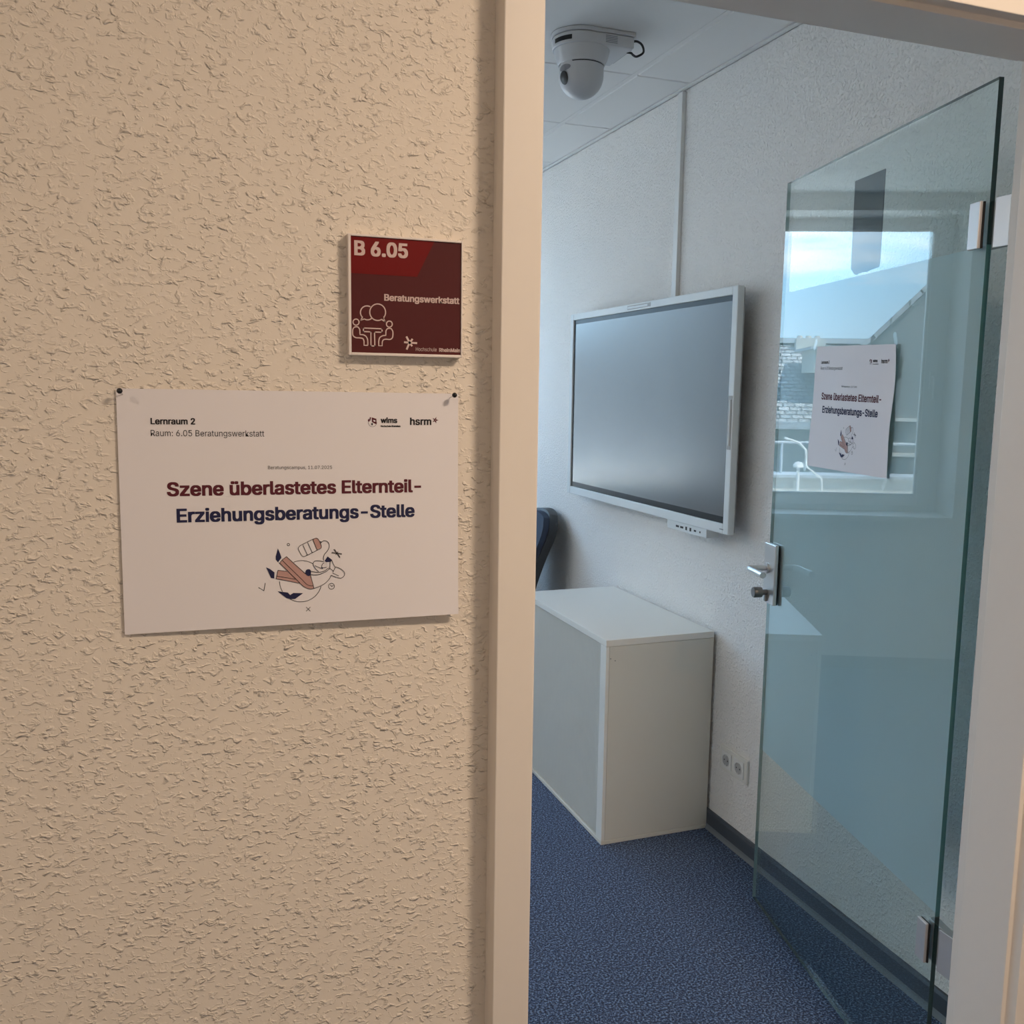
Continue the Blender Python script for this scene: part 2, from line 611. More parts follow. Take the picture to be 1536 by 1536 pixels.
# ---- skirting
b = MB()
b.prism([(0, 0.016), (0.012, 0.016), (0.012, 0.060), (0.008, 0.068), (0, 0.068)], 0, LY - WALL_Y1,
        lambda x, y, z: (WX - x, WALL_Y1 + z, y))
bs = b.build('baseboard_right', M['base'])
struct(bs, 'slate grey skirting along the white wall')
MB().prism([(0, 0.0), (0.018, 0.0), (0.014, 0.010), (0.0125, 0.018), (0, 0.018)], 0, LY - WALL_Y1,
           lambda x, y, z: (WX - x, WALL_Y1 + z, y)).build('edge_strip', M['base_edge'], bs)
struct(MB().box(XL, WX - 0.02, LY - 0.012, LY, 0, 0.068).build('baseboard_back', M['base']))

# ---- door frame
fr = empty('trim_1', (0.944, 1.25, 0))
struct(fr, 'cream lacquered door frame around the open doorway')
ZS = 2.0955
prof = [(0.472, 1.192), (0.472, 1.300), (0.482, 1.300), (0.482, 1.325), (0.532, 1.325), (0.532, 1.317),
        (0.500, 1.317), (0.500, 1.212), (0.536, 1.212), (0.536, 1.170), (0.4817, 1.170), (0.4817, 1.192)]
def jamb(sign):
    b = MB()
    b.prism([(0.944 + sign * x, y) for x, y in prof], 0, ZS + 0.06)
    return b.build('jamb', M['frame'], fr, bevel=0.0016)
jamb(-1)
jamb(1)
hp = [(y, ZS + x - 0.472) for x, y in prof]
MB().prism(hp, 0.4725, 1.4155, lambda a, c, x: (x, a, c)).build('header', M['frame'], fr, bevel=0.0016)

# ---- cable duct on the wall
duct = MB().box(WX - 0.016, WX, 3.048, 3.080, 1.80, HC - 0.006).box(WX - 0.010, WX, 3.080, 3.090, 1.80, HC - 0.006)
duct = duct.build('cable_duct', M['white'], bevel=0.002)
tag(duct, 'narrow white vertical cable duct on the wall above the display', 'cable duct')

# ================================================================ WINDOWS
def window(name, x0, x1, label):
    z0, z1 = WIN['z0'], WIN['z1']
    y0, y1 = 5.035, 5.085
    root = empty(name, ((x0 + x1) / 2, 5.06, z0))
    struct(root, label)
    fw = 0.055
    MB().box(x0, x0 + fw, y0, y1, z0, z1).box(x1 - fw, x1, y0, y1, z0, z1) \
        .box(x0 + fw, x1 - fw, y0, y1, z0, z0 + fw).box(x0 + fw, x1 - fw, y0, y1, z1 - fw, z1) \
        .build('window_frame', M['win_frame'], root, bevel=0.004)
    a0, a1, c0, c1 = x0 + 0.045, x1 - 0.045, z0 + 0.035, z1 - 0.040
    sw = 0.075
    sash = MB().box(a0, a0 + sw, 5.012, 5.060, c0, c1).box(a1 - sw, a1, 5.012, 5.060, c0, c1) \
        .box(a0 + sw, a1 - sw, 5.012, 5.060, c0, c0 + sw - 0.02).box(a0 + sw, a1 - sw, 5.012, 5.060, c1 - sw + 0.06, c1) \
        .build('sash', M['win_frame'], root, bevel=0.005)
    g0, g1, k0, k1 = a0 + sw, a1 - sw, c0 + sw - 0.02, c1 - sw + 0.06
    bd = 0.014
    MB().box(g0, g0 + bd, 5.020, 5.045, k0, k1).box(g1 - bd, g1, 5.020, 5.045, k0, k1) \
        .box(g0 + bd, g1 - bd, 5.020, 5.045, k0, k0 + bd).box(g0 + bd, g1 - bd, 5.020, 5.045, k1 - bd, k1) \
        .build('glazing_bead', M['win_frame'], sash, bevel=0.003)
    MB().box(g0 - 0.005, g1 + 0.005, 5.040, 5.052, k0 - 0.005, k1 + 0.005).build('pane', M['win_glass'], sash)
    hd = MB().box(a0 + 0.024, a0 + 0.048, 5.000, 5.012, 1.56, 1.66)
    hd.tube([(a0 + .036, 5.004, 1.63), (a0 + .036, 4.965, 1.63), (a0 + .036, 4.958, 1.61), (a0 + .036, 4.958, 1.51)], 0.009, 8)
    hd.build('window_handle', M['white'], sash, smooth=True)
    MB().box(x0 + 0.215, x1 + 0.06, LY - 0.045, LY + 0.0, z0 - 0.022, z0 + 0.010).build('window_sill', M['white'], root, bevel=0.003)
    return root
window('window_1', WIN['x0'], WIN['x1'], 'white framed window seen mirrored in the glass door')
window('added_window', W2['x0'], W2['x1'], None)  # unseen second window, added to bring more daylight into the room

# ================================================================ GLASS DOOR
Hx, Hy = 1.4263, 1.3723
Fx, Fy = 1.6115, 2.2456
DL = math.hypot(Fx - Hx, Fy - Hy)
DU = Vector(((Fx - Hx) / DL, (Fy - Hy) / DL, 0))
DN = Vector((-DU.y, DU.x, 0))
def D(s, o, z):
    """door space: s from the hinge edge, o out of the corridor face, z up"""
    return Vector((Hx, Hy, 0)) + DU * s + DN * o + Vector((0, 0, z))
def dbox(bm, s0, s1, o0, o1, z0, z1, mi=0):
    t = MB().box(s0, s1, o0, o1, z0, z1)
    return bm.add([D(*q) for q in t.v], t.f, mi)
ZT, ZB = 2.0956, 0.0107
TH = 0.010
door = empty('door_1', (Hx, Hy, 0))
tag(door, 'open frameless green-tinted glass door with frosted middle band', 'door', kind='structure')
b = MB()
vs = [D(s, o, z) for s in (0, DL) for o in (-TH, 0) for z in (ZB, ZT)]
# index = s*4 + o*2 + z
b.add(vs, [(2, 6, 7, 3), (0, 1, 5, 4)], 0)
b.f += [(4, 5, 7, 6), (0, 4, 6, 2), (1, 3, 7, 5)]
b.mi += [2, 1, 1]
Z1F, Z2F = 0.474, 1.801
for za, zb, mi_ in ((ZB, Z1F, 1), (Z1F, Z2F, 3), (Z2F, ZT, 1)):      # hinge-side edge: glow beside the frosted band is painted in as teal
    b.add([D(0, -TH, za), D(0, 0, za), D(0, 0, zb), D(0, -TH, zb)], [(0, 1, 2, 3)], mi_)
b.build('glass_pane', [M['glass'], M['glass_edge'], M['glass_edge_pale'], M['glass_edge_glow']], door)
dbox(MB(), 0.0, DL, -TH - 0.0004, -TH + 0.0006, Z1F, Z2F).build('frosted_band', M['film'], door)
# old sticker remnant on the rear face, torn at the bottom
st = [(0.395, 2.024), (0.5310, 2.0255), (0.5290, 1.93), (0.5275, 1.822), (0.5180, 1.815), (0.508, 1.807), (0.499, 1.8045),
      (0.487, 1.8065), (0.470, 1.8075), (0.452, 1.806), (0.432, 1.8085), (0.412, 1.8095), (0.3975, 1.8105), (0.3945, 1.83)]
MB().prism(st, -TH - 0.0010, -TH + 0.0007, lambda x, y, z: D(x, z, y)).build('torn_dark_sticker', M['foil'], door)['label'] = 'dark torn strip of old sticker high on the glass'

# hinges
def hinge(z0, z1):
    h = empty('hinge', D(0.0, 0, z0))
    put(h, door)
    dbox(MB(), 0.0125, 0.044, 0.0035, 0.0105, z0, z1).build('cover_plate', M['hinge'], h, bevel=0.0015)
    dbox(MB(), 0.0105, 0.042, 0.0003, 0.0035, z0 + .001, z1 - .001).build('gasket', M['rubber'], h)
    b = MB()
    dbox(b, -0.034, 0.036, -0.0300, -TH - 0.001, z0, z1)
    dbox(b, -0.048, -0.012, -0.034, -0.020, z0 + 0.018, z1 - 0.018)
    b.build('rear_body', M['hinge'], h, bevel=0.0018)
    zc = (z0 + z1) / 2
    c = D(-0.046, -0.024, 0)
    MB().lathe([(0.0075, z0 + 0.004), (0.0075, z1 - 0.004)], 16, lambda x, y, z: (c.x + x, c.y + y, z)).build('knuckle', M['hinge'], h, smooth=True)
    for dz in (z0 + 0.010, z1 - 0.010):
        q = D(-0.020, -TH - 0.002, dz)
        MB().lathe([(0.0032, -0.001), (0.0032, 0.0022)], 12, lambda x, y, z, q=q: q + DU * x + Vector((0, 0, y)) + DN * z).build('screw', M['dark_steel'], h, smooth=True)
    # leaf screwed to the frame
    MB().box(1.4275, 1.4330, 1.3255, 1.3600, z0 - 0.002, z1 + 0.002).build('frame_leaf', M['hinge'], h, bevel=0.001)
hinge(1.795, 1.881)
hinge(0.366, 0.452)

# lock case with lever and thumb turn
lk = empty('lock_plate_set', D(0.857, 0, 1.02))
put(lk, door)
dbox(MB(), 0.822, 0.8945, 0.003, 0.0135, 0.927, 1.100).build('lock_plate', M['steel'], lk, bevel=0.002)
dbox(MB(), 0.824, 0.8925, 0.0003, 0.003, 0.929, 1.098).build('lock_gasket', M['rubber'], lk)
dbox(MB(), 0.822, 0.8945, -TH - 0.014, -TH - 0.0003, 0.927, 1.100).build('rear_lock_plate', M['steel'], lk, bevel=0.002)
def lever(sgn, base):
    b = MB()
    zl = 1.028
    def P(s, o): return D(s, base + sgn * o, zl)
    b.tube([P(.870, 0), P(.870, .006)], [.015, .015], 20)
    b.tube([P(.870, .004), P(.870, .040), P(.869, .050), P(.862, .056), P(.850, .0575), P(.765, .0575)],
           [.0085, .0085, .0088, .009, .0092, .0092], 16)
    return b.build('lever', M['steel'], lk, smooth=True)
lever(1, 0.0135)
lever(-1, -TH - 0.014)
q = D(0.868, 0.0135, 0.958)
fnk = lambda x, y, z: q + DU * x + Vector((0, 0, y)) + DN * z
MB().lathe([(.0085, 0), (.0085, .014), (.0145, .016), (.0155, .020), (.0155, .038), (.0140, .041)], 20, fnk).build('thumb_turn', M['dark_steel'], lk, smooth=True)
MB().prism([(-.006, -.026), (.006, -.026), (.006, 0), (-.006, 0)], 0.0, 0.006, fnk).build('cylinder_end', M['dark_steel'], lk, bevel=.001)

# ================================================================ LETTERING HELPERS
def find_font():
    import os
    try:                                   # the sans that ships inside Blender; else its built-in face
        p = os.path.join(bpy.utils.resource_path('LOCAL'), 'datafiles', 'fonts', 'Inter.woff2')
        return bpy.data.fonts.load(p) if os.path.exists(p) else None
    except Exception:
        return None
FONT = find_font()
def text_mb(s):
    cu = bpy.data.curves.new('t', 'FONT')
    if FONT:
        cu.font = FONT
    cu.body = s
    cu.size = 1
    cu.resolution_u = 3
    o = bpy.data.objects.new('t', cu)
    COL.objects.link(o)
    dg = bpy.context.evaluated_depsgraph_get()
    dg.update()
    me = bpy.data.meshes.new_from_object(o.evaluated_get(dg))
    vs = [tuple(v.co) for v in me.vertices]
    fs = [tuple(p.vertices) for p in me.polygons]
    bpy.data.objects.remove(o)
    bpy.data.curves.remove(cu)
    bpy.data.meshes.remove(me)
    return vs, fs
_caps = {}
def cap_h(bold=0):
    if bold not in _caps:
        vs, _ = text_mb('E')
        _caps[bold] = (min(v[1] for v in vs), max(v[1] for v in vs))
    return _caps[bold]
def text(bm, s, x0, x1, base, cap, fn, bold=0.0, slope=0.0):
    """lettering fitted between x0 and x1 with capitals of height cap; fn maps (x, y) to space.
    Bold strokes are the outline laid down several times with tiny shifts."""
    vs, fs = text_mb(s)
    lo, hi = cap_h()
    a, b_ = min(v[0] for v in vs), max(v[0] for v in vs)
    w = bold * cap
    kx = (x1 - x0 - w) / (b_ - a)
    ky = (cap - w * .6) / (hi - lo)
    shifts = [(0, 0)] if bold == 0 else [(i * w / 3, j * w * .3) for i in range(4) for j in (0, 1, 2)]
    for k_, (dx, dy) in enumerate(shifts):
        out = []
        for v in vs:
            x = x0 + (v[0] - a) * kx + dx
            y = base + (v[1] - lo) * ky + slope * (x - x0) + dy
            out.append(fn(x, y, k_ * 0.00002))
        bm.add(out, fs)
    return bm
def letters(name, mtl, par, s, *a):
    b = MB()
    text(b, s, *a)
    o = b.build(name, mtl, par)
    o['kind'] = 'stuff'
    return o
def stroke(bm, pts, w, fn, closed=False):
    n = len(pts)
    L_, R_ = [], []
    for i in range(n):
        if closed:
            a, c = pts[i - 1], pts[(i + 1) % n]
        else:
            a, c = pts[max(i - 1, 0)], pts[min(i + 1, n - 1)]
        dx, dy = c[0] - a[0], c[1] - a[1]
        l = math.hypot(dx, dy) or 1
        nx, ny = -dy / l * w / 2, dx / l * w / 2
        L_.append((pts[i][0] + nx, pts[i][1] + ny))
        R_.append((pts[i][0] - nx, pts[i][1] - ny))
    vs = [fn(*q) for q in L_ + R_]
    m = n if closed else n - 1
    return bm.add(vs, [(i, (i + 1) % n, n + (i + 1) % n, n + i) for i in range(m)])
def segs(bm, pts, w, fn, closed=False):
    """polyline with sharp corners: separate straight bars"""
    n = len(pts)
    for i in range(n if closed else n - 1):
        a, c = pts[i], pts[(i + 1) % n]
        dx, dy = c[0] - a[0], c[1] - a[1]
        l = math.hypot(dx, dy) or 1
        ex, ey = dx / l * w / 2, dy / l * w / 2
        stroke(bm, [(a[0] - ex, a[1] - ey), (c[0] + ex, c[1] + ey)], w, fn)
    return bm
def fill(bm, pts, fn):
    from mathutils.geometry import tessellate_polygon
    tr = tessellate_polygon([[Vector((x, y, 0)) for x, y in pts]])
    return bm.add([fn(x, y) for x, y in pts], [tuple(t) for t in tr])
def arc(cx, cy, rx, ry, a0, a1, n=24):
    return [(cx + rx * math.cos(math.radians(a0 + (a1 - a0) * i / n)), cy + ry * math.sin(math.radians(a0 + (a1 - a0) * i / n))) for i in range(n + 1)]
def smooth(pts, n=6, closed=False):
    """Catmull-Rom"""
    out = []
    m = len(pts)
    rng = range(m if closed else m - 1)
    for i in rng:
        g = lambda k: pts[k % m] if closed else pts[max(0, min(m - 1, k))]
        p0, p1, p2, p3 = g(i - 1), g(i), g(i + 1), g(i + 2)
        for k in range(n):
            t = k / n
            out.append(tuple(0.5 * (2 * p1[j] + (p2[j] - p0[j]) * t + (2 * p0[j] - 5 * p1[j] + 4 * p2[j] - p3[j]) * t * t
                                    + (3 * p1[j] - p0[j] - 3 * p2[j] + p3[j]) * t ** 3) for j in (0, 1)))
    if not closed:
        out.append(pts[-1])
    return out

# ================================================================ POSTER PRINT (sheet units: mm from the centre)
def poster_print(root, S3):
    """S3(x_mm, y_mm, lift) -> world point on the sheet"""
    f1 = lambda x, y, l=0: S3(x, y, 0.00025 + l)
    f2 = lambda x, y: S3(x, y, 0.00045)
    f3 = lambda x, y: S3(x, y, 0.00065)
    K = M['ink_black']
    letters('room_line', K, root, 'Lernraum 2', -173.0, -122.5, 106.5, 7.6, f1, 0.10)
    letters('address_line', K, root, 'Raum: 6.05 Beratungswerkstatt', -173.2, -41.4, 92.4, 7.4, f1, 0.0, -0.004)
    letters('date_line', K, root, 'Beratungscampus, 11.07.2025', -37.6, 42.0, 51.2, 4.1, f1, 0.0, -0.008)
    letters('logo_word', K, root, 'wims', 105.3, 127.2, 109.3, 7.0, f1, 0.12)
    letters('logo_subline', K, root, 'Hochschule RheinMain', 105.3, 131.5, 104.2, 2.2, f1, 0.15)
    letters('logo_word', K, root, 'hsrm', 144.2, 173.0, 106.9, 9.6, f1, 0.10)
    letters('red_headline', M['ink_red'], root, 'Szene überlastetes Elternteil-', -157.0, 158.9, 19.6, 17.0, f1, 0.11, -0.004)
    letters('blue_headline', M['ink_blue'], root, 'Erziehungsberatungs-Stelle', -146.8, 150.0, -12.9, 17.0, f1, 0.11, -0.0045)
    # small logos
    b = MB()
    for a in (0, 72, 144, 216, 288):
        t = math.radians(a)
        fill(b, [(178.4 + 1.3 * math.cos(t + 1.2), 113.4 + 1.3 * math.sin(t + 1.2)),
                 (178.4 + 4.6 * math.cos(t), 113.4 + 4.6 * math.sin(t)),
                 (178.4 + 1.3 * math.cos(t - 1.2), 113.4 + 1.3 * math.sin(t - 1.2))], f1)
    fill(b, [(93.6, 116.5), (99.8, 114.6), (99.9, 107.4), (93.8, 110.6)], f1)
    fill(b, [(88.6, 113.0), (90.4, 115.2), (91.0, 111.6), (89.4, 110.2)], f1)
    fill(b, [(91.2, 117.0), (92.8, 116.2), (91.8, 112.0), (90.8, 112.8)], f1)
    b.build('red_logo', M['ink_red'], root)['kind'] = 'stuff'
    b = MB()
    fill(b, [(95.6, 113.4), (98.4, 112.6), (98.0, 110.6), (95.8, 111.6)], f2)
    b.build('logo_notch', M['ink_pale'], root)
    b = MB()
    fill(b, [(93.0, 109.0), (94.8, 109.2), (95.0, 106.8), (93.4, 106.2)], f2)
    stroke(b, arc(94.6, 110.6, 5.6, 6.2, 180, 360), 0.35, f1)
    b.build('logo_dots', M['ink_black'], root)['kind'] = 'stuff'
    # drawing of a figure lying on a ball, phone raised, drawn in crop units and scaled to mm
    A = lambda X, Y: (0.0878231 * X - 0.001009 * Y - 57.70, -0.0044586 * X - 0.0907355 * Y - 19.59)
    g1 = lambda X, Y: f1(*A(X, Y))
    g2 = lambda X, Y: f2(*A(X, Y))
    g3 = lambda X, Y: f3(*A(X, Y))
    k = MB()
    w = 8.0
    ball = arc(672, 778, 300, 292, 0, 360, 60)[:-1]
    ring = [p for p in ball]
    stroke(k, [p for p in ring if p[1] > 760 and p[0] < 420][::1], w, g1)
    stroke(k, arc(672, 778, 300, 292, 14, 125, 28), w, g1)
    stroke(k, arc(690, 778, 300, 297, 247, 302, 14), w, g1)
    bat = [(640, 300), (662, 272), (700, 250), (870, 166), (905, 162), (930, 182), (968, 262), (964, 300), (925, 322),
           (750, 412), (712, 422), (684, 402), (644, 330)]
    stroke(k, smooth(bat, 4, True), w, g2, True)
    for a, c in (((706, 264), (766, 396)), ((774, 226), (836, 362)), ((850, 186), (906, 322))):
        segs(k, [a, c], w, g2)
    stroke(k, smooth([(950, 215), (975, 212), (1010, 194), (1060, 208), (1084, 262), (1066, 325), (1018, 385), (1000, 430), (1002, 478)], 5), w, g2)
    segs(k, [(944, 205), (975, 212), (955, 238)], w, g2)
    stroke(k, arc(498, 256, 17, 17, 0, 360, 16)[:-1], w, g1, True)
    # legs outlines
    segs(k, [(470, 426), (412, 470), (372, 516), (640, 780)], w, g3)
    stroke(k, smooth([(640, 780), (700, 840), (760, 875), (815, 886), (862, 878)], 5), w, g3)
    segs(k, [(470, 426), (740, 668)], w, g3)
    segs(k, [(412, 480), (690, 752)], w, g3)
    stroke(k, smooth([(690, 752), (752, 815), (800, 838), (852, 842)], 5), w, g3)
    segs(k, [(862, 878), (812, 690)], w, g3)
    segs(k, [(350, 620), (322, 740), (662, 804)], w, g2)
    segs(k, [(350, 620), (470, 634)], w, g2)
    segs(k, [(332, 702), (590, 746)], w, g2)
    # torso, arms
    stroke(k, smooth([(862, 878), (940, 850), (1020, 805), (1078, 750), (1112, 688)], 5), w, g3)
    stroke(k, smooth([(806, 678), (880, 684), (960, 670), (1040, 632), (1094, 590)], 5), w, g3)
    stroke(k, smooth([(800, 628), (860, 640), (930, 646), (1010, 628), (1076, 582)], 5), w, g3)
    stroke(k, smooth([(1008, 494), (940, 482), (876, 486), (850, 520), (862, 562), (896, 606), (930, 636)], 5), w, g3)
    stroke(k, smooth([(1176, 568), (1240, 590), (1302, 640), (1304, 690), (1262, 728), (1206, 722), (1112, 690)], 5), w, g3)
    segs(k, [(1176, 568), (1138, 640)], w, g3)
    segs(k, [(1138, 658), (1218, 696)], w, g3)
    segs(k, [(1138, 622), (1092, 590)], w, g3)
    stroke(k, smooth([(1166, 566), (1140, 520), (1118, 476), (1098, 496), (1092, 590)], 4), w, g3)
    segs(k, [(880, 552), (956, 586), (1040, 574)], w, g3)
    stroke(k, smooth([(1010, 510), (984, 530), (974, 566), (982, 588)], 4), w, g3)
    # marks round the figure
    segs(k, [(80, 866), (150, 910), (170, 804)], w, g1)
    segs(k, [(750, 1148), (806, 1204)], w, g1)
    segs(k, [(806, 1148), (750, 1204)], w, g1)
    stroke(k, arc(1116, 848, 43, 43, 0, 360, 24)[:-1], w, g1, True)
    segs(k, [(1100, 828), (1118, 850), (1142, 838)], w, g1)
    for a, c in (((1150, 320), (1236, 436)), ((1240, 424), (1162, 316)), ((1120, 372), (1266, 386)), ((1264, 376), (1124, 358)), ((1210, 350), (1180, 392))):
        segs(k, [a, c], w, g1)
    k.build('drawing_lines', M['ink_black'], root)['kind'] = 'stuff'
    k = MB()
    fill(k, [(470, 426), (412, 470), (372, 516), (640, 780), (700, 840), (760, 875), (815, 886), (862, 878), (812, 690), (740, 668)], g2)
    fill(k, [(350, 620), (322, 740), (662, 804), (600, 742), (480, 632)], g1)
    fill(k, [(850, 176), (905, 162), (930, 182), (968, 262), (964, 300), (906, 322)], g1)
    k.build('pink_print', M['ink_pink'], root)['kind'] = 'stuff'
    k = MB()
    fill(k, [(350, 312), (372, 360), (394, 420), (398, 446), (352, 506), (322, 470), (320, 420)], g2)
    fill(k, [(184, 578), (240, 604), (300, 650), (296, 736), (250, 728), (226, 670)], g2)
    fill(k, [(342, 918), (486, 936), (520, 972), (566, 942), (706, 946), (590, 1028), (520, 1030), (462, 1012)], g2)
    fill(k, smooth([(740, 670), (744, 622), (776, 602), (810, 612), (820, 650), (806, 690), (780, 700)], 3, True), g3)
    fill(k, [(1060, 418), (1128, 470), (1100, 496), (1040, 500), (1018, 482)], g3)
    fill(k, [(962, 578), (990, 574), (994, 594), (974, 596)], g3)
    k.build('navy_print', M['ink_blue'], root)['kind'] = 'stuff'
    k = MB()
    fill(k, [(398, 446), (414, 462), (372, 512), (354, 504)], g1)
    fill(k, [(302, 650), (328, 656), (318, 742), (298, 736)], g1)
    fill(k, [(1040, 500), (1086, 498), (1084, 560), (1044, 556)], g2)
    k.build('pale_print', M['ink_pale'], root)['kind'] = 'stuff'

# ---- poster pinned to the corridor wall
pr = -0.0032
PC = (0.1502, 1.3681)
def P_wall(x, y, lift=0.0):
    u, v = (x + 210) / 420, (y + 148.5) / 297
    bulge = 0.0015 + 0.010 * max(0, 1 - v) ** 1.5 * max(0.0, u) ** 1.3 + 0.0012 * (1 - v) * (1 - u) + 0.003 * math.sin(PI * u) * (1 - v) * 0.5
    X, Z = x / 1000, y / 1000
    return (PC[0] + X * math.cos(pr) - Z * math.sin(pr), WALL_Y0 - 0.001 - bulge - lift, PC[1] + X * math.sin(pr) + Z * math.cos(pr))
def sheet(fn, nx=28, ny=20, skew=None):
    b = MB()
    for lift in (0, -0.0003):
        vs = [fn(-210 + 420 * i / nx, -148.5 + 297 * j / ny, lift) for j in range(ny + 1) for i in range(nx + 1)]
        fs = [(j * (nx + 1) + i, j * (nx + 1) + i + 1, (j + 1) * (nx + 1) + i + 1, (j + 1) * (nx + 1) + i) for j in range(ny) for i in range(nx)]
        b.add(vs, fs)
    return b
ps = empty('paper_poster', P_wall(0, -148.5), 'white landscape paper poster pinned to the cream corridor wall below the maroon sign', 'poster')
sheet(P_wall).build('sheet', M['paper'], ps, smooth=True)
poster_print(ps, P_wall)

def push_pin(x, y, tx, label):
    base = Vector(P_wall(x, y))
    head = base + Vector((0, -0.011, 0))
    base2 = base + Vector((tx, 0.004, -0.005))
    root = empty('push_pin', base2, label, 'push pin')
    d = (head - base2).normalized()
    MB().tube([base2, head], 0.0006, 8).build('needle', M['steel'], root, smooth=True)
    a = d.orthogonal().normalized()
    c = d.cross(a)
    R = 0.0034
    pf = [(R * math.cos(t), R * math.sin(t)) for t in [(-90 + 15 * i) * PI / 180 for i in range(13)]]
    pf = [(max(r, 1e-4), z) for r, z in pf]
    MB().lathe(pf, 18, lambda x_, y_, z_: head + a * x_ + c * y_ + d * z_).build('head', M['pin'], root, smooth=True)
push_pin(-205.5, 145.6, 0.004, 'black ball-headed pin in the top left corner of the wall poster')
push_pin(201.6, 146.6, -0.004, 'black ball-headed pin in the top right corner of the wall poster')

# ---- poster taped to the glass door (same print, crumpled sheet)
cor = {(0, 1): (0.6548, 1.6434), (1, 1): (0.2775, 1.6325), (1, 0): (0.2847, 1.3398), (0, 0): (0.6775, 1.3378)}
def P_door(x, y, lift=0.0):
    u, v = (x + 210) / 420, (y + 148.5) / 297
    s = (cor[0, 0][0] * (1 - u) + cor[1, 0][0] * u) * (1 - v) + (cor[0, 1][0] * (1 - u) + cor[1, 1][0] * u) * v
    z = (cor[0, 0][1] * (1 - u) + cor[1, 0][1] * u) * (1 - v) + (cor[0, 1][1] * (1 - u) + cor[1, 1][1] * u) * v
    c = 1 - min(1, abs(u - 0.47) / 0.5)
    o = 0.0022 + 0.006 * c * (0.3 + 0.7 * v) + 0.0022 * math.sin(u * 11 + v * 3) * v * (1 - v) + 0.004 * u ** 3 * (0.5 + 0.5 * math.sin(v * 7))
    o += 0.0012 * math.sin(v * 9 + u * 4)
    return tuple(D(s, o + lift, z))
pd = empty('taped_poster', D(0.47, 0.003, 1.338), 'creased white poster taped to the open glass door', 'poster')
sheet(P_door, 36, 24).build('sheet', M['paper'], pd, smooth=True)
poster_print(pd, P_door)
for (u, v), (ds, dz, tw) in {(0, 1): (0.0, 0.006, 0.5), (1, 1): (0.0, 0.012, -0.35), (1, 0): (0.0, -0.010, 0.4), (0, 0): (0.006, 0.0, -0.5)}.items():
    q = cor[u, v]
    b = MB()
    pts = [(-.006, -.016), (.006, -.014), (.007, .011), (.002, .015), (-.006, .012)]
    c, s_ = math.cos(tw), math.sin(tw)
    b.prism([(q[0] + ds + x * c - y * s_, q[1] + dz + x * s_ + y * c) for x, y in pts], 0.0078, 0.0083, lambda x, y, z: D(x, z, y))
    b.build('tape', M['tape'], pd)

# ================================================================ ROOM SIGN
SS = 0.1492
SC = (0.2884, 1.6373)
sg = empty('room_sign', (SC[0], WALL_Y0, SC[1] - SS / 2), 'square maroon door sign with room number in a thin aluminium frame', 'sign')
def SG(x, y, o=0.0): return (SC[0] + x * SS, WALL_Y0 - 0.0105 - o, SC[1] + y * SS)
def sgf(o): return lambda x, y, l=0: SG(x, y, o + l)
MB().box(SC[0] - .487 * SS, SC[0] + .487 * SS, WALL_Y0 - 0.0105, WALL_Y0, SC[1] - .487 * SS, SC[1] + .487 * SS).build('panel', M['sign'], sg)
b = MB()
t = 0.0035
x0, x1, z0, z1 = SC[0] - SS / 2, SC[0] + SS / 2, SC[1] - SS / 2, SC[1] + SS / 2
ya, yb = WALL_Y0 - 0.0125, WALL_Y0
b.box(x0, x0 + t, ya, yb, z0, z1).box(x1 - t * .6, x1, ya, yb, z0, z1).box(x0 + t, x1 - t * .6, ya, yb, z1 - t * .8, z1).box(x0 + t, x1 - t * .6, ya, yb, z0, z0 + t)
b.build('frame', M['sign_frame'], sg, bevel=0.0005)
MB().prism([(-.478, .178), (.092, .176), (.245, .480), (-.478, .480)], 0.0, 0.0003, lambda x, y, z: SG(x, y, z)).build('red_field', M['sign_red'], sg)
SI = M['sign_ink']
letters('room_number', SI, sg, 'B 6.05', -.447, .012, .325, .122, sgf(.0007), 0.12)
letters('room_name', SI, sg, 'Beratungswerkstatt', -.194, .472, -.0365, .056, sgf(.0004), 0.11)
letters('school_name', SI, sg, 'Hochschule', .082, .268, -.450, .032, sgf(.0004), 0.0)
letters('school_name', SI, sg, 'RheinMain', .290, .482, -.452, .032, sgf(.0004), 0.12)
b = MB()
Z8 = lambda X, Y: (0.0008811 * X - 0.6484, -0.0008483 * Y + 0.6400 + 0.0000263 * X)
z8 = lambda X, Y: SG(*Z8(X, Y), .0004)
cx, cy = 766, 1228
for tip in ((738, 1174), (790, 1198), (832, 1232), (740, 1288), (720, 1224), (786, 1256)):
    segs(b, [(cx, cy), tip], 19, z8)
b.build('star_logo', M['sign_ink'], sg)['kind'] = 'stuff'
b = MB()
PX = lambda X, Y: (0.0003724 * X - 0.5170, -0.0003622 * Y + 0.0115 + 0.0000139 * X)
px = lambda X, Y: SG(*PX(X, Y), .0004)
W_ = 26
stroke(b, arc(715, 432, 182, 190, -238, 32, 46), W_, px)
segs(b, [(862, 535), (858, 580), (884, 650), (808, 600)], W_, px)
stroke(b, arc(715, 432, 182, 190, 60, 125, 12), W_, px)
stroke(b, arc(470, 440, 150, 152, 136, 300, 30), W_, px)
segs(b, [(362, 548), (330, 616), (400, 590)], W_, px)
stroke(b, arc(482, 440, 150, 168, 50, 118, 12), W_, px)
for hx, hy in ((218, 660), (985, 706)):
    stroke(b, arc(hx, hy, 68, 70, 0, 360, 28)[:-1], W_, px, True)
